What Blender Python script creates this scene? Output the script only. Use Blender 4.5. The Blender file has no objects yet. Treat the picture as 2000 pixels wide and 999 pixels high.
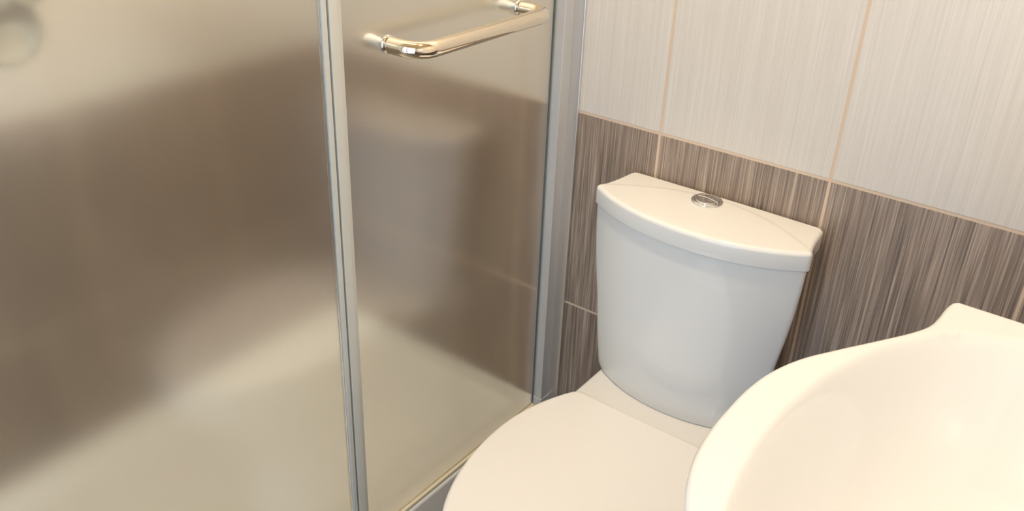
import bpy, bmesh, math
from mathutils import Vector, Matrix

scene = bpy.context.scene
COL = scene.collection

# ------------------------------------------------------------ camera, light, exposure
YAW, PITCH, ROLL = -0.6285, 0.4988, 0.0400
CAM = Vector((0.8708, -1.3332, 1.3933))
d = Vector((math.sin(YAW) * math.cos(PITCH), math.cos(YAW) * math.cos(PITCH), -math.sin(PITCH)))
r = d.cross(Vector((0, 0, 1))).normalized()
u = r.cross(d)
r2 = math.cos(ROLL) * r + math.sin(ROLL) * u
u2 = -math.sin(ROLL) * r + math.cos(ROLL) * u
cam_data = bpy.data.cameras.new('camera')
cam_data.sensor_width = 36.0
cam_data.lens = 31.5625
cam_data.clip_start = 0.02
cam = bpy.data.objects.new('camera', cam_data)
M = Matrix((r2, u2, -d)).transposed().to_4x4()
M.translation = CAM
cam.matrix_world = M
COL.objects.link(cam)
scene.camera = cam

scene.view_settings.view_transform = 'Standard'
scene.view_settings.look = 'None'
scene.view_settings.exposure = 0.0
scene.view_settings.gamma = 1.0
scene.view_settings.use_curve_mapping = False
scene.cycles.use_denoising = True
scene.cycles.max_bounces = 16
scene.cycles.transmission_bounces = 10
scene.cycles.glossy_bounces = 6
scene.cycles.diffuse_bounces = 6
scene.cycles.sample_clamp_indirect = 6.0

world = bpy.data.worlds.new('world')
world.use_nodes = True
world.node_tree.nodes['Background'].inputs[0].default_value = (0.75, 0.85, 1.0, 1)
world.node_tree.nodes['Background'].inputs[1].default_value = 0.35
scene.world = world

WARM = (1.0, 0.79, 0.54)
COOL = (0.66, 0.88, 1.10)


def area(name, loc, size, power, color, direction, size_y=None, shape='DISK'):
    l = bpy.data.lights.new(name, 'AREA')
    l.shape = shape
    l.size = size
    if size_y:
        l.size_y = size_y
    l.energy = power
    l.color = color
    o = bpy.data.objects.new(name, l)
    o.location = loc
    o.rotation_euler = Vector(direction).to_track_quat('-Z', 'Y').to_euler()
    COL.objects.link(o)
    return o


ROOM_LAMP = (0.26, -0.48)
SHOWER_FILL = (-0.32, -0.38)
area('room_lamp_light', (ROOM_LAMP[0], ROOM_LAMP[1], 2.325), 0.10, 14.2, WARM, (0, 0, -1))
area('shower_fill_light', (SHOWER_FILL[0], SHOWER_FILL[1], 2.325), 0.16, 15.3, (1.0, 0.91, 0.76), (0, 0, -1))  # added lamp, brightens the shower side that the frosted glass keeps dark
area('front_fill_light', (0.42, -1.80, 1.15), 0.75, 9.0, COOL, (0, 1, -0.05), 1.9, 'RECTANGLE')  # added cool fill from the front, set in an unseen doorway


# the photographer's flash, on top of the camera
fl = bpy.data.lights.new('camera_flash', 'POINT')
fl.energy = 3.0
fl.color = (0.66, 0.90, 1.12)
fl.shadow_soft_size = 0.018
flo = bpy.data.objects.new('camera_flash', fl)
flo.location = CAM + u2 * 0.10 - d * 0.03
COL.objects.link(flo)


# ------------------------------------------------------------ helpers
def link_mesh(name, bm, mat, parent=None, smooth=True, loc=(0, 0, 0)):
    me = bpy.data.meshes.new(name)
    bmesh.ops.recalc_face_normals(bm, faces=bm.faces)
    bm.to_mesh(me)
    bm.free()
    if smooth:
        for p in me.polygons:
            p.use_smooth = True
    if mat:
        me.materials.append(mat)
    o = bpy.data.objects.new(name, me)
    COL.objects.link(o)
    o.location = loc
    if parent:
        o.parent = parent
        o.matrix_parent_inverse = Matrix.Identity(4)
    return o


def tag(o, label, cat, group=None):
    o['label'] = label
    o['category'] = cat
    if group:
        o['group'] = group
    return o


def thing(name, label, cat, loc=(0, 0, 0)):
    o = bpy.data.objects.new(name, None)
    o.empty_display_size = 0.05
    o.location = loc
    COL.objects.link(o)
    return tag(o, label, cat)


def box_bm(x0, x1, y0, y1, z0, z1, bm=None):
    bm = bm or bmesh.new()
    vs = [bm.verts.new(p) for p in ((x0, y0, z0), (x1, y0, z0), (x1, y1, z0), (x0, y1, z0),
                                    (x0, y0, z1), (x1, y0, z1), (x1, y1, z1), (x0, y1, z1))]
    for f in ((3, 2, 1, 0), (4, 5, 6, 7), (0, 1, 5, 4), (1, 2, 6, 5), (2, 3, 7, 6), (3, 0, 4, 7)):
        bm.faces.new([vs[i] for i in f])
    return bm


def bevelled_box(x0, x1, y0, y1, z0, z1, w, seg=2):
    bm = box_bm(x0, x1, y0, y1, z0, z1)
    bmesh.ops.bevel(bm, geom=list(bm.edges), offset=w, segments=seg, affect='EDGES', profile=0.5)
    return bm


def sharp_by_angle(o, deg=35):
    me = o.data
    me.set_sharp_from_angle(angle=math.radians(deg))
    return o


def loft(loops, cap_first=True, cap_last=True):
    bm = bmesh.new()
    rows = [[bm.verts.new(p) for p in lp] for lp in loops]
    n = len(rows[0])
    for a, b in zip(rows, rows[1:]):
        for i in range(n):
            j = (i + 1) % n
            bm.faces.new((a[i], a[j], b[j], b[i]))
    if cap_first:
        bm.faces.new(rows[0])
    if cap_last:
        bm.faces.new(rows[-1])
    return bm


def inset(loop, amount):
    """2-D loop (counter-clockwise) moved inwards by amount along the vertex normals."""
    n = len(loop)
    out = []
    for i in range(n):
        x0, y0 = loop[i - 1]
        x1, y1 = loop[(i + 1) % n]
        tx, ty = x1 - x0, y1 - y0
        L = math.hypot(tx, ty) or 1
        out.append((loop[i][0] - ty / L * amount, loop[i][1] + tx / L * amount))
    return out


def resample(pts, n):
    """n points equally spaced along a closed polyline."""
    P = pts + [pts[0]]
    s = [0]
    for a, b in zip(P, P[1:]):
        s.append(s[-1] + math.hypot(b[0] - a[0], b[1] - a[1]))
    out, k = [], 0
    for i in range(n):
        t = s[-1] * i / n
        while s[k + 1] < t:
            k += 1
        f = (t - s[k]) / ((s[k + 1] - s[k]) or 1)
        out.append((P[k][0] + (P[k + 1][0] - P[k][0]) * f, P[k][1] + (P[k + 1][1] - P[k][1]) * f))
    return out


def smooth_loop(pts, times=2):
    for _ in range(times):
        n = len(pts)
        pts = [((pts[i - 1][0] + 2 * pts[i][0] + pts[(i + 1) % n][0]) / 4,
                (pts[i - 1][1] + 2 * pts[i][1] + pts[(i + 1) % n][1]) / 4) for i in range(n)]
    return pts


def slab(outline, z0, z1, rt, rb, spine, rings=24, top=None, seg=5, under_inset=0.0):
    """Solid with a rounded upper and lower edge; the top is filled by rings that shrink to spine(p)."""
    top = top or (lambda x, y: 0.0)
    loops = []
    low = inset(outline, under_inset)
    loops.append([(x, y, z0) for x, y in inset(low, rb)])
    for k in range(1, seg + 1):
        a = math.pi / 2 * k / seg
        loops.append([(x, y, z0 + rb * (1 - math.cos(a))) for x, y in inset(low, rb * (1 - math.sin(a)))])
    for k in range(0, seg + 1):
        a = math.pi / 2 * k / seg
        lp = inset(outline, rt * (1 - math.cos(a)))
        loops.append([(x, y, z1 - rt * (1 - math.sin(a)) + top(x, y)) for x, y in lp])
    base = inset(outline, rt)
    for k in range(1, rings + 1):
        t = k / rings * 0.995
        lp = []
        for x, y in base:
            sx, sy = spine(x, y)
            px, py = x + (sx - x) * t, y + (sy - y) * t
            lp.append((px, py, z1 + top(px, py)))
        loops.append(lp)
    return loft(loops)


def tube_bm(path, radius, seg=24, caps=True):
    path = [Vector(p) for p in path]
    loops = []
    ref = None
    for i, p in enumerate(path):
        t = (path[min(i + 1, len(path) - 1)] - path[max(i - 1, 0)]).normalized()
        if ref is None:
            ref = t.orthogonal().normalized()
        ref = (ref - t * ref.dot(t)).normalized()
        b = t.cross(ref)
        rr = radius[i] if isinstance(radius, (list, tuple)) else radius
        loops.append([p + rr * (math.cos(2 * math.pi * k / seg) * ref + math.sin(2 * math.pi * k / seg) * b) for k in range(seg)])
    return loft(loops, caps, caps)


def lathe_bm(profile, axis='z', seg=48):
    """profile: list of (radius, height)."""
    loops = []
    for rad, h in profile:
        lp = []
        for k in range(seg):
            a = 2 * math.pi * k / seg
            c, s = rad * math.cos(a), rad * math.sin(a)
            lp.append((c, s, h) if axis == 'z' else (h, c, s))
        loops.append(lp)
    return loft(loops)


def sstep(a, b, x):
    t = min(1, max(0, (x - a) / (b - a)))
    return t * t * (3 - 2 * t)


def lerp_table(tab, x):
    if x <= tab[0][0]:
        return tab[0][1]
    for (a, va), (b, vb) in zip(tab, tab[1:]):
        if x <= b:
            return va + (vb - va) * (x - a) / (b - a)
    return tab[-1][1]


# ------------------------------------------------------------ materials
def mat(name, color, rough=0.5, metal=0.0, coat=0.0, trans=0.0, ior=1.5, spec=0.5):
    m = bpy.data.materials.new(name)
    m.use_nodes = True
    b = m.node_tree.nodes['Principled BSDF']
    b.inputs['Base Color'].default_value = (*color, 1)
    b.inputs['Roughness'].default_value = rough
    b.inputs['Metallic'].default_value = metal
    b.inputs['Coat Weight'].default_value = coat
    b.inputs['Transmission Weight'].default_value = trans
    b.inputs['IOR'].default_value = ior
    b.inputs['Specular IOR Level'].default_value = spec
    return m


def varied(m, scale, amount, rough_amount=0.0, stretch=(1, 1, 1)):
    """Gentle procedural variation of a material's colour and roughness."""
    nt = m.node_tree
    b = nt.nodes['Principled BSDF']
    tc = nt.nodes.new('ShaderNodeTexCoord')
    mp = nt.nodes.new('ShaderNodeMapping')
    mp.inputs['Scale'].default_value = stretch
    no = nt.nodes.new('ShaderNodeTexNoise')
    no.inputs['Scale'].default_value = scale
    no.inputs['Detail'].default_value = 4
    nt.links.new(tc.outputs['Object'], mp.inputs['Vector'])
    nt.links.new(mp.outputs[0], no.inputs['Vector'])
    c = b.inputs['Base Color'].default_value[:]
    mx = nt.nodes.new('ShaderNodeMix')
    mx.data_type = 'RGBA'
    mx.inputs[6].default_value = tuple(max(0, v * (1 - amount)) for v in c[:3]) + (1,)
    mx.inputs[7].default_value = tuple(min(1, v * (1 + amount)) for v in c[:3]) + (1,)
    nt.links.new(no.outputs['Fac'], mx.inputs[0])
    nt.links.new(mx.outputs[2], b.inputs['Base Color'])
    if rough_amount:
        r0 = b.inputs['Roughness'].default_value
        mr = nt.nodes.new('ShaderNodeMapRange')
        mr.inputs['To Min'].default_value = max(0, r0 - rough_amount)
        mr.inputs['To Max'].default_value = r0 + rough_amount
        nt.links.new(no.outputs['Fac'], mr.inputs['Value'])
        nt.links.new(mr.outputs[0], b.inputs['Roughness'])
    return m


TILE_W, TILE_H, BAND_Z, GROUT_X = 0.30, 0.4064, 0.845, 0.2076


def tile_material(name, axis, offset):
    """Tall wall tiles with fine upright streaks: two brown rows under a pale field, peach grout."""
    m = bpy.data.materials.new(name)
    m.use_nodes = True
    nt = m.node_tree
    N, L = nt.nodes, nt.links
    b = N['Principled BSDF']

    def math_node(op, a, bb=None, clamp=False):
        n = N.new('ShaderNodeMath')
        n.operation = op
        n.use_clamp = clamp
        for i, v in enumerate((a, bb)):
            if v is None:
                continue
            if isinstance(v, (int, float)):
                n.inputs[i].default_value = v
            else:
                L.new(v, n.inputs[i])
        return n.outputs[0]

    def mix(fac, a, bb):
        n = N.new('ShaderNodeMix')
        n.data_type = 'RGBA'
        L.new(fac, n.inputs[0])
        for i, v in ((6, a), (7, bb)):
            if isinstance(v, tuple):
                n.inputs[i].default_value = (*v, 1)
            else:
                L.new(v, n.inputs[i])
        return n.outputs[2]

    tc = N.new('ShaderNodeTexCoord')
    sp = N.new('ShaderNodeSeparateXYZ')
    L.new(tc.outputs['Object'], sp.inputs[0])
    uu = sp.outputs['X' if axis == 'x' else 'Y']
    zz = sp.outputs['Z']
    su = math_node('DIVIDE', math_node('SUBTRACT', uu, offset), TILE_W)
    sv = math_node('DIVIDE', math_node('SUBTRACT', zz, BAND_Z), TILE_H)
    iu, iv = math_node('FLOOR', su), math_node('FLOOR', sv)

    def dist(s, size):
        f = math_node('FRACT', s)
        return math_node('MULTIPLY', math_node('MINIMUM', f, math_node('SUBTRACT', 1.0, f)), size)
    dm = math_node('MINIMUM', dist(su, TILE_W), dist(sv, TILE_H))
    ed = N.new('ShaderNodeMapRange')
    ed.interpolation_type = 'SMOOTHSTEP'
    ed.inputs['From Min'].default_value = 0.0019
    ed.inputs['From Max'].default_value = 0.0029
    L.new(dm, ed.inputs['Value'])
    tile = ed.outputs[0]                      # 1 on a tile, 0 in the grout
    tid = math_node('ADD', math_node('MULTIPLY', iu, 3.7), math_node('MULTIPLY', iv, 11.3))

    def streak(sx, sz, detail, seed):
        cb = N.new('ShaderNodeCombineXYZ')
        L.new(math_node('MULTIPLY', uu, sx), cb.inputs[0])
        L.new(math_node('MULTIPLY', zz, sz), cb.inputs[1])
        L.new(math_node('ADD', tid, seed), cb.inputs[2])
        n = N.new('ShaderNodeTexNoise')
        n.inputs['Scale'].default_value = 1.0
        n.inputs['Detail'].default_value = detail
        n.inputs['Roughness'].default_value = 0.6
        L.new(cb.outputs[0], n.inputs['Vector'])
        return n.outputs['Fac']
    fine = streak(430, 6, 3, 0.0)
    broad = streak(150, 2.5, 2, 40.0)
    s = math_node('ADD', math_node('MULTIPLY', fine, 0.65), math_node('MULTIPLY', broad, 0.35))
    rp = N.new('ShaderNodeValToRGB')
    e = rp.color_ramp.elements
    e[0].position, e[0].color = 0.33, (0.125, 0.097, 0.078, 1)
    e[1].position, e[1].color = 0.68, (0.60, 0.49, 0.40, 1)
    k = rp.color_ramp.elements.new(0.50)
    k.color = (0.315, 0.245, 0.198, 1)
    L.new(s, rp.inputs[0])
    rw = N.new('ShaderNodeValToRGB')
    e = rw.color_ramp.elements
    e[0].position, e[0].color = 0.30, (0.650, 0.600, 0.545, 1)
    e[1].position, e[1].color = 0.70, (0.775, 0.735, 0.685, 1)
    L.new(s, rw.inputs[0])
    dark = math_node('LESS_THAN', zz, BAND_Z)
    col = mix(dark, rw.outputs[0], rp.outputs[0])
    col = mix(tile, (0.70, 0.55, 0.42), col)
    L.new(col, b.inputs['Base Color'])
    ro = N.new('ShaderNodeMapRange')
    ro.inputs['To Min'].default_value = 0.8
    ro.inputs['To Max'].default_value = 0.30
    L.new(tile, ro.inputs['Value'])
    L.new(ro.outputs[0], b.inputs['Roughness'])
    hgt = math_node('ADD', tile, math_node('MULTIPLY', s, 0.12))
    bp = N.new('ShaderNodeBump')
    bp.inputs['Strength'].default_value = 0.35
    bp.inputs['Distance'].default_value = 0.002
    L.new(hgt, bp.inputs['Height'])
    L.new(bp.outputs[0], b.inputs['Normal'])
    return m


TILE_BACK = tile_material('streaked_wall_tiles_back', 'x', GROUT_X)
TILE_SIDE = tile_material('streaked_wall_tiles_side', 'y', -0.001)
CERAMIC = varied(mat('glazed_ceramic', (0.835, 0.84, 0.835), 0.09, coat=0.3), 3, 0.01, 0.02)
SEAT_PLASTIC = varied(mat('white_seat_plastic', (0.86, 0.85, 0.83), 0.18), 4, 0.01, 0.03)
ACRYLIC = varied(mat('white_acrylic', (0.92, 0.91, 0.86), 0.25), 4, 0.015, 0.05)
CHROME = varied(mat('chrome', (0.80, 0.81, 0.80), 0.06, metal=1.0), 40, 0.01, 0.02)
DULL_CHROME = varied(mat('dull_chrome', (0.50, 0.54, 0.54), 0.16, metal=1.0), 40, 0.03, 0.04)
BAR_CHROME = varied(mat('chrome_warm_reflection', (0.85, 0.76, 0.62), 0.06, metal=1.0), 40, 0.01, 0.02)  # warm gold reflection of the room put into the chrome's base colour
ALU_BRIGHT = varied(mat('polished_aluminium', (0.80, 0.78, 0.75), 0.30, metal=0.9), 6, 0.03, 0.05, (20, 20, 1))
ALU = varied(mat('satin_aluminium', (0.66, 0.65, 0.65), 0.38, metal=0.3), 6, 0.03, 0.05, (20, 20, 1))
SEAL = varied(mat('milky_seal_strip', (0.84, 0.85, 0.80), 0.4, trans=0.2, ior=1.4), 30, 0.03)
GAP_DARK = varied(mat('dark_seal_gap', (0.10, 0.13, 0.13), 0.5), 30, 0.1)  # dark colour in place of shade between the two seals
CAPPLASTIC = varied(mat('white_cap_plastic', (0.95, 0.97, 1.0), 0.3), 30, 0.02)
CREAM = varied(mat('cream_bottom_seal', (0.86, 0.77, 0.56), 0.45), 20, 0.04)
PAINT = varied(mat('ceiling_paint', (0.60, 0.43, 0.25), 0.7), 8, 0.02)
WOOD = varied(mat('white_door_paint', (0.80, 0.79, 0.77), 0.5), 8, 0.02)
FLOOR_T = varied(mat('brown_floor_tile', (0.16, 0.115, 0.095), 0.4), 14, 0.25, 0.08)

FROST = mat('frosted_glass', (0.93, 0.94, 0.885), 0.19, trans=1.0, ior=1.5, coat=1.0)
FROST.node_tree.nodes['Principled BSDF'].inputs['Coat Roughness'].default_value = 0.19
FROST.node_tree.nodes['Principled BSDF'].inputs['Coat IOR'].default_value = 2.0
nt = FROST.node_tree
_tc = nt.nodes.new('ShaderNodeTexCoord')
_no = nt.nodes.new('ShaderNodeTexNoise')
_no.inputs['Scale'].default_value = 260
_no.inputs['Detail'].default_value = 2
_mr = nt.nodes.new('ShaderNodeMapRange')
_mr.inputs['To Min'].default_value = 0.15
_mr.inputs['To Max'].default_value = 0.175
nt.links.new(_tc.outputs['Object'], _no.inputs['Vector'])
nt.links.new(_no.outputs['Fac'], _mr.inputs['Value'])
nt.links.new(_mr.outputs[0], nt.nodes['Principled BSDF'].inputs['Roughness'])
GLASS_EDGE = mat('green_glass_edge', (0.16, 0.24, 0.23), 0.2, ior=1.45)


def lamp_mat():
    m = mat('lamp_glow', (1, 1, 1), 0.5)
    b = m.node_tree.nodes['Principled BSDF']
    b.inputs['Emission Color'].default_value = (1.0, 0.82, 0.58, 1)
    b.inputs['Emission Strength'].default_value = 8
    return m


LAMP = lamp_mat()


# ------------------------------------------------------------ the room
X0, X1, Y0, ZC = -0.64, 1.08, -1.85, 2.35


def struct(name, bm, m, smooth=False):
    o = link_mesh(name, bm, m, smooth=smooth)
    o['kind'] = 'structure'
    return o


struct('floor', box_bm(X0 - .1, X1 + .1, Y0 - .1, .1, -.1, 0), FLOOR_T)
struct('ceiling', box_bm(X0 - .1, X1 + .1, Y0 - .1, .1, ZC, ZC + .1), PAINT)
struct('wall_back', box_bm(X0 - .1, X1 + .1, 0, .1, 0, ZC), TILE_BACK)
struct('wall_left', box_bm(X0 - .1, X0, Y0 - .1, 0, 0, ZC), TILE_SIDE)
struct('wall_right', box_bm(X1, X1 + .1, Y0 - .1, 0, 0, ZC), TILE_SIDE)
bmw = box_bm(X0, .03, Y0 - .1, Y0, 0, ZC)
box_bm(.81, X1, Y0 - .1, Y0, 0, ZC, bmw)
box_bm(.03, .81, Y0 - .1, Y0, 2.12, ZC, bmw)
struct('wall_front', bmw, TILE_BACK)

# ------------------------------------------------------------ shower tray
TRAY_TOP = 0.172
tray_out = [(X0 + .002, -.002), (X0 + .002, -1.30), (.0085, -1.30), (.0085, -.002)]
loops = []
for z, ins in ((0.0, 0.0), (TRAY_TOP - .006, 0.0), (TRAY_TOP - .002, .0015), (TRAY_TOP, .005)):
    loops.append([(x + (ins if x < -.3 else -ins), y + (ins if y < -.6 else -ins), z) for x, y in tray_out])
for z, a, bx in ((TRAY_TOP, .045, .045), (TRAY_TOP - .004, .052, .052), (.152, .07, .07), (.148, .085, .085)):
    loops.append([(X0 + .008 + (bx if x < -.3 else 0) if x < -.3 else .0085 - bx, y + (bx if y < -.6 else -.006 - .3 * bx), z) for x, y in tray_out])
tray = thing('shower_tray', 'white raised shower tray blurred behind the frosted glass', 'shower tray', (-.31, -.65, 0))
o = link_mesh('basin_shell', loft(loops), ACRYLIC, tray, smooth=False)
o.location = (.31, .65, 0)

# ------------------------------------------------------------ shower enclosure
G0, G1 = -0.008, 0.0          # the glass stands with its room face at x = 0
GB, GT = 0.181, 1.95

# aluminium wall profile
prof = thing('wall_profile', 'satin aluminium upright profile between the frosted shower door and the tiled wall', 'shower frame', (0, 0, TRAY_TOP))


def at(o, root):
    o.location = -root.location
    return o


o = at(link_mesh('channel', bevelled_box(-.012, .0195, -.035, -.0005, TRAY_TOP, GT + .02, .0008), ALU, prof, smooth=False), prof)
o = at(link_mesh('flange', bevelled_box(.0195, .041, -.006, -.0005, .0, GT + .02, .0008), ALU_BRIGHT, prof, smooth=False), prof)
o = at(link_mesh('end_cap', bevelled_box(-.0125, .0205, -.0362, -.0005, TRAY_TOP, TRAY_TOP + .026, .001), ALU, prof, smooth=False), prof)


def glass_panel(root, y0, y1):
    return at(link_mesh('glass_panel', bevelled_box(G0, G1, y0, y1, GB, GT, .0006, 1), FROST, root, smooth=False), root)


door = thing('shower_door', 'frosted glass shower door carrying a chrome bar handle', 'shower door', (0, -.30, TRAY_TOP))
glass_panel(door, -.537, -.0385)
at(link_mesh('edge_strip', box_bm(G0, G1 + .0004, -.0385, -.0368, GB, GT), GLASS_EDGE, door, smooth=False), door)
at(link_mesh('seal_strip', bevelled_box(-.011, .003, -.5535, -.5375, GB, GT, .001), SEAL, door, smooth=False), door)
at(link_mesh('seal_lip', bevelled_box(-.010, .0008, -.5375, -.531, GB, GT, .0004, 1), SEAL, door, smooth=False), door)
at(link_mesh('bottom_seal', bevelled_box(-.012, .0055, -.552, -.0375, TRAY_TOP + .0005, GB - .0005, .001), CREAM, door, smooth=False), door)

HZ, HY0, HY1, OFF, HR, BEND = 1.050, -.449, -.1445, .061, .0120, .030
path = []
for k in range(5):
    path.append((.004 + (OFF - BEND - .004) * k / 4, HY0, HZ))
for k in range(1, 13):
    a = math.pi / 2 * k / 12
    path.append((OFF - BEND + BEND * math.sin(a), HY0 + BEND * (1 - math.cos(a)), HZ))
for k in range(1, 9):
    path.append((OFF, HY0 + BEND + (HY1 - HY0 - 2 * BEND) * k / 8, HZ))
for k in range(1, 13):
    a = math.pi / 2 * k / 12
    path.append((OFF - BEND + BEND * math.cos(a), HY1 - BEND + BEND * math.sin(a), HZ))
for k in range(1, 5):
    path.append((OFF - BEND - (OFF - BEND - .004) * k / 4, HY1, HZ))
handle = at(link_mesh('handle', tube_bm(path, HR, 32), BAR_CHROME, door), door)
for y in (HY0, HY1):
    w = link_mesh('washer', lathe_bm([(.006, .0), (.0126, .0002), (.0136, .0012), (.0136, .0034), (.0126, .0046), (.006, .0048)], 'x', 40), CHROME, handle)
    w.location = (0, y, HZ)
    c = link_mesh('inner_cap', lathe_bm([(.001, -.046), (.005, -.0445), (.0078, -.041), (.0086, -.036), (.0066, -.021), (.0040, -.0105), (.0036, -.0084)], 'x', 40), CAPPLASTIC, handle)
    c.location = (0, y, HZ)

screen = thing('shower_screen', 'plain frosted glass shower panel without a handle', 'shower screen', (0, -.92, TRAY_TOP))
glass_panel(screen, -1.29, -.5665)
at(link_mesh('seal_strip', bevelled_box(-.011, .003, -.5660, -.5575, GB, GT, .001), SEAL, screen, smooth=False), screen)
at(link_mesh('gap_shade_strip', box_bm(-.009, -.001, -.5575, -.5545, GB, GT), GAP_DARK, screen, smooth=False), screen)  # dark strip standing in for the shaded gap between the seals
at(link_mesh('bottom_seal', bevelled_box(-.012, .0055, -1.29, -.556, TRAY_TOP + .0005, GB - .0005, .001), CREAM, screen, smooth=False), screen)

# dull metal shower fitting hanging behind the fixed panel
hs = thing('hand_shower', 'blurred grey metal shower fitting behind the plain frosted panel', 'shower head', (-.20, -.866, 1.112))
link_mesh('spray_head', lathe_bm([(.004, -.026), (.014, -.026), (.022, -.010), (.040, .0), (.044, .006), (.042, .011), (.036, .012), (.034, .010), (.006, .009)], 'x'), DULL_CHROME, hs)
link_mesh('wand', tube_bm([(-.024, 0, 0), (-.030, .03, .012), (-.034, .07, .035), (-.040, .10, .085), (-.044, .11, .17)], [.015, .014, .013, .013, .014]), DULL_CHROME, hs)
link_mesh('holder', bevelled_box(-.075, -.022, .085, .135, .105, .15, .005), DULL_CHROME, hs)

# ------------------------------------------------------------ toilet
TX = 0.343
toilet = thing('toilet', 'white close-coupled toilet with its lid down against the tiled wall', 'toilet', (TX, 0, 0))


def lid_outline(W=.190, back=-.004, corner=-.101, front=-.166, wing=.177):
    half = []
    for k in range(25):                                   # front arc, centre to corner
        t = k / 24
        half.append((W * t, front + (corner - .006 - front) * (0.80 * t ** 2 + .20 * t ** 4)))
    half += [(W + .0015, corner - .001), (W + .001, corner + .004), (W - .002, corner + .009),
             (W - (W - wing) * .45, corner + .022), (W - (W - wing) * .65, corner + .036), (W - (W - wing) * .82, corner + .052),
             (wing - .0002, back - .013), (wing - .002, back - .0065), (wing - .006, back - .002), (wing - .012, back)]
    right = half + [(wing * (1 - k / 8) * .95, back) for k in range(1, 8)]
    left = [(-x, y) for x, y in reversed(right) if x > 1e-6]
    pts = right + [(0, back)] + left
    return smooth_loop(resample(pts, 260), 1)


def ridge(x):
    return -.024 - .076 * (abs(x) / .186) ** 2


def lid_top(x, y):
    f = sstep(-.001, .006, y - ridge(x))
    g = max(0.0, y - ridge(x))
    return -.0009 * f - .010 * g * min(1, abs(x) / .1)


cistern = link_mesh('cistern_tank', bmesh.new(), CERAMIC, toilet)
width = [(.395, .151), (.45, .159), (.5, .165), (.55, .1695), (.6, .1765), (.65, .182), (.70, .185), (.735, .186)]
loops = []
NZ = 26
for k in range(NZ + 1):
    z = .404 + (.7345 - .404) * k / NZ
    W = lerp_table(width, z)
    fy = -.155 - .005 * (z - .405) / .33
    lp = lid_outline(W, -.012, -.100, fy, W - .03)
    e = max(0, 1 - (z - .404) / .006)
    if e > 0:
        lp = inset(lp, .003 * e * e)
    loops.append([(x, y, z) for x, y in lp])
bm = loft(loops)
bmesh.ops.recalc_face_normals(bm, faces=bm.faces)
bm.to_mesh(cistern.data)
bm.free()
for p in cistern.data.polygons:
    p.use_smooth = True
sharp_by_angle(cistern, 50)

lid = link_mesh('cistern_lid', slab(lid_outline(), .7355, .768, .007, .002, lambda x, y: (x * .35, -.075), 40, lid_top), CERAMIC, toilet)
ring = link_mesh('flush_ring', lathe_bm([(.010, 0), (.0255, 0), (.0265, .0015), (.0262, .0035), (.024, .0050), (.0212, .0046), (.0205, .002), (.010, .002)]), CHROME, lid)
ring.location = (-.014, -.042, .7672)
half_a, half_b = [], []
for side, name in ((1, 'flush_button'), (-1, 'flush_button')):
    pts = []
    for k in range(25):
        a = math.pi * k / 24
        pts.append((.0198 * math.cos(a), .0006 + .0195 * math.sin(a)))
    pts = [(x, side * y) for x, y in pts]
    if side < 0:
        pts.reverse()
    pts = resample(pts, 72)
    bmf = slab(pts, 0, .0042, .0012, .0003, lambda x, y, s=side: (0, s * .008), 6, lambda x, y: .0022 * (1 - (x * x + y * y) / .0004))
    b_ = link_mesh(name, bmf, CHROME, lid)
    b_.location = (-.014, -.042, .7686)
    b_.rotation_euler = (0, 0, math.radians(-8))


def seat_half(y):
    if y < -.39:
        return .168 * math.sqrt(max(0, 1 - ((y + .39) / .285) ** 2))
    return .168 - .047 * ((y + .39) / .167) ** 2


def seat_outline(back=-.226, grow=0.0, n=200):
    pts = []
    for k in range(33):                                   # right side from the front tip to the back
        a = math.pi / 2 * k / 32
        pts.append((.168 * math.sin(a), -.39 - .285 * math.cos(a)))
    for k in range(1, 13):
        y = -.39 + (back - .012 + .39) * k / 12
        pts.append((seat_half(y), y))
    w = pts[-1][0]
    pts += [(w - .004, back - .005), (w - .012, back - .0005)]
    pts += [((w - .012) * (1 - k / 8), back - .0005 - .0035 * (1 - (1 - k / 8) ** 2)) for k in range(1, 9)]
    left = [(-x, y) for x, y in reversed(pts) if x > 1e-6]
    lp = smooth_loop(resample(pts + left, n), 2)
    return inset(lp, -grow) if grow else lp


# bowl with the shelf that carries the cistern
def bowl_outline(wscale, front, back, rear_w):
    pts = []
    for k in range(33):
        a = math.pi / 2 * k / 32
        pts.append((.162 * wscale * math.sin(a), -.39 * 1.0 - (-.39 - front) * math.cos(a)))
    for k in range(1, 9):
        t = k / 8
        y = -.39 + .19 * t
        pts.append((.162 * wscale + (rear_w - .162 * wscale) * sstep(0, 1, t), y))
    for k in range(1, 9):
        pts.append((rear_w + .002 * k / 8, -.20 + (back + .20 - .008) * k / 8))
    pts.append((rear_w - .005, back - .001))
    pts += [((rear_w - .008) * (1 - k / 8), back) for k in range(1, 9)]
    left = [(-x, y) for x, y in reversed(pts) if x > 1e-6]
    return smooth_loop(resample(pts + left, 200), 2)


loops = []
for z, ws, fr, rw in ((0.0, .66, -.52, .10), (.015, .65, -.515, .099), (.06, .60, -.50, .092), (.14, .60, -.50, .09), (.21, .70, -.535, .098),
                      (.27, .84, -.59, .115), (.32, .94, -.63, .13), (.355, .985, -.652, .140), (.375, 1.0, -.658, .145), (.386, .998, -.657, .146)):
    loops.append([(x, y, z) for x, y in bowl_outline(ws, fr, -.012, rw)])


def shelf(y):
    s = .0125 * sstep(-.236, -.222, y)
    return s


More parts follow.
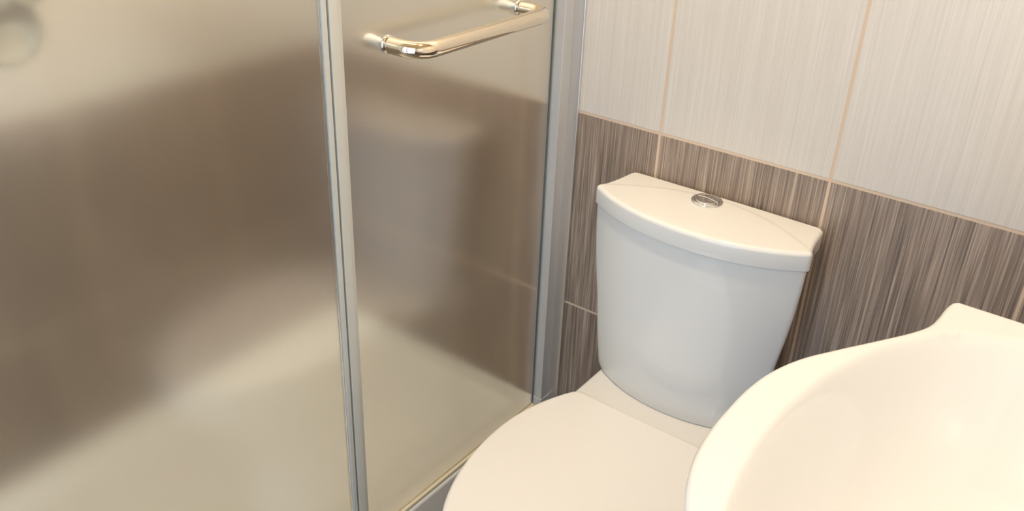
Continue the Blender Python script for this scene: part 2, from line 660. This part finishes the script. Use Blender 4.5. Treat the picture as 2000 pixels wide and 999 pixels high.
base = bowl_outline(.998, -.657, -.012, .146)
for ins, z in ((.002, .389), (.005, .391)):
    loops.append([(x, y, z + shelf(y)) for x, y in inset(base, ins)])
b2 = inset(base, .005)
for k in range(1, 41):
    t = k / 40 * .99
    loops.append([(x + (0 - x) * t, y + ((-.33 + .3 * (y + .33)) - y) * t, 0) for x, y in b2])
    loops[-1] = [(x, y, .391 + shelf(y)) for x, y, _ in loops[-1]]
link_mesh('bowl', loft(loops), CERAMIC, toilet)

# seat ring and closed lid
outer = seat_outline(-.240)
inner = [(x * .62, -.42 + (y + .42) * .66) for x, y in outer]
inner2 = [(x * .66, -.42 + (y + .42) * .70) for x, y in outer]
bm = bmesh.new()
rows = []
for lp, z in ((inset(outer, .004), .394), (outer, .399), (outer, .411), (inset(outer, .004), .4155), (inner2, .4155), (inner, .411), (inner, .399), (inner2, .394)):
    rows.append([bm.verts.new((x, y, z)) for x, y in lp])
for i in range(len(rows)):
    a, b_ = rows[i], rows[(i + 1) % len(rows)]
    for j in range(len(a)):
        k = (j + 1) % len(a)
        bm.faces.new((a[j], a[k], b_[k], b_[j]))
link_mesh('seat', bm, SEAT_PLASTIC, toilet)


def dome(x, y):
    return .005 * (1 - min(1, (x / .17) ** 2 * .7 + ((y + .44) / .24) ** 2 * .5))


link_mesh('seat_lid', slab(seat_outline(), .417, .4345, .0075, .003, lambda x, y: (0, -.42 + .35 * (y + .42)), 30, dome), SEAT_PLASTIC, toilet)

# ------------------------------------------------------------ wash basin
SZ = 0.840
s_pts = [(.757, -.2440), (.750, -.2508), (.747, -.2714), (.746, -.296), (.7416, -.325), (.7276, -.3563), (.7004, -.4017), (.674, -.4445), (.6493, -.4882),
         (.6336, -.5335), (.627, -.5764), (.6258, -.6217)]
mirror = [(x, -1.2434 - y) for x, y in reversed(s_pts[:-1])]
edge = s_pts + mirror                                # from the back wall along the front to the far end


def catmull(P, n=8):
    out = []
    for i in range(len(P) - 1):
        p0, p1, p2, p3 = P[max(i - 1, 0)], P[i], P[i + 1], P[min(i + 2, len(P) - 1)]
        for k in range(n):
            t = k / n
            out.append(tuple(.5 * ((2 * p1[j]) + (-p0[j] + p2[j]) * t + (2 * p0[j] - 5 * p1[j] + 4 * p2[j] - p3[j]) * t * t
                                   + (-p0[j] + 3 * p1[j] - 3 * p2[j] + p3[j]) * t ** 3) for j in (0, 1)))
    out.append(P[-1])
    return out


BX = X1 - .003
front_edge = catmull(edge)
basin_loop = front_edge + [(BX, edge[-1][1]), (BX, edge[0][1])]
basin_loop = resample(basin_loop, 400)
CX, CY, AX, AY, DEEP = .858, -.622, .169, .301, .125


def bowl_z(x, y):
    q = math.hypot((x - CX) / AX, (y - CY) / AY)
    t = min(1.0, q / 1.10)
    return -DEEP * (1 - t ** 3.6) ** 1.25


loops = []


def under(kx, ky, z):
    return [(BX - (BX - x) * kx, CY + (y - CY) * ky, z) for x, y in basin_loop]


loops += [under(.40, .50, .660), under(.46, .56, .664), under(.66, .78, .710), under(.86, .93, .770)]
loops.append([(x, y, .808) for x, y in inset(basin_loop, .010)])
R = .010
for k in range(0, 9):
    a = -math.pi / 4 + (3 * math.pi / 4) * k / 8
    loops.append([(x, y, SZ - R + R * math.sin(a)) for x, y in inset(basin_loop, R * (1 - math.cos(a)))])
b3 = inset(basin_loop, R)
for k in range(1, 61):
    t = k / 60 * .985
    loops.append([(x + (CX - x) * t, y + (CY - y) * t, SZ + bowl_z(x + (CX - x) * t, y + (CY - y) * t)) for x, y in b3])
basin = thing('wash_basin', 'white ceramic wash basin with a curved bulging front edge beside the toilet', 'sink', (BX, CY, SZ))
at(link_mesh('basin_bowl', loft(loops), CERAMIC, basin), basin)
dz = SZ + bowl_z(CX, CY)
dr = link_mesh('drain', lathe_bm([(.004, .0), (.026, .0), (.029, .002), (.027, .004), (.021, .0045), (.018, .002), (.004, .003)]), CHROME, basin)
dr.location = (CX - BX, 0, dz - SZ)

# tap at the back of the basin; it shows only as a soft reflection in the frosted glass
tap = thing('basin_tap', 'chrome lever tap standing at the back of the white wash basin', 'tap', (1.035, CY, SZ))
link_mesh('tap_body', lathe_bm([(.004, 0), (.027, 0), (.027, .004), (.023, .008), (.021, .03), (.021, .085), (.022, .10), (.019, .108), (.004, .110)]), CHROME, tap)
link_mesh('spout', tube_bm([(-.010, 0, .060), (-.05, 0, .073), (-.09, 0, .078), (-.125, 0, .074), (-.135, 0, .062), (-.136, 0, .050)], [.016, .0145, .0135, .013, .0125, .012]), CHROME, tap)
link_mesh('lever', tube_bm([(0, 0, .106), (.0, 0, .122), (-.02, 0, .136), (-.075, 0, .158)], [.017, .015, .009, .006]), CHROME, tap)

# ------------------------------------------------------------ ceiling lamps, the shower one added for its light
for (x, y), lb in ((ROOM_LAMP, 'round recessed ceiling lamp above the toilet and basin'), (SHOWER_FILL, 'round ceiling lamp added out of view to brighten the shower')):
    t = thing('ceiling_lamp', lb, 'lamp', (x, y, ZC))
    link_mesh('trim_ring', lathe_bm([(.085, 0), (.105, 0), (.105, -.004), (.098, -.010), (.088, -.012), (.085, -.010)]), ALU, t)
    link_mesh('diffuser', lathe_bm([(.002, -.004), (.084, -.004), (.084, -.008), (.002, -.009)]), LAMP, t)
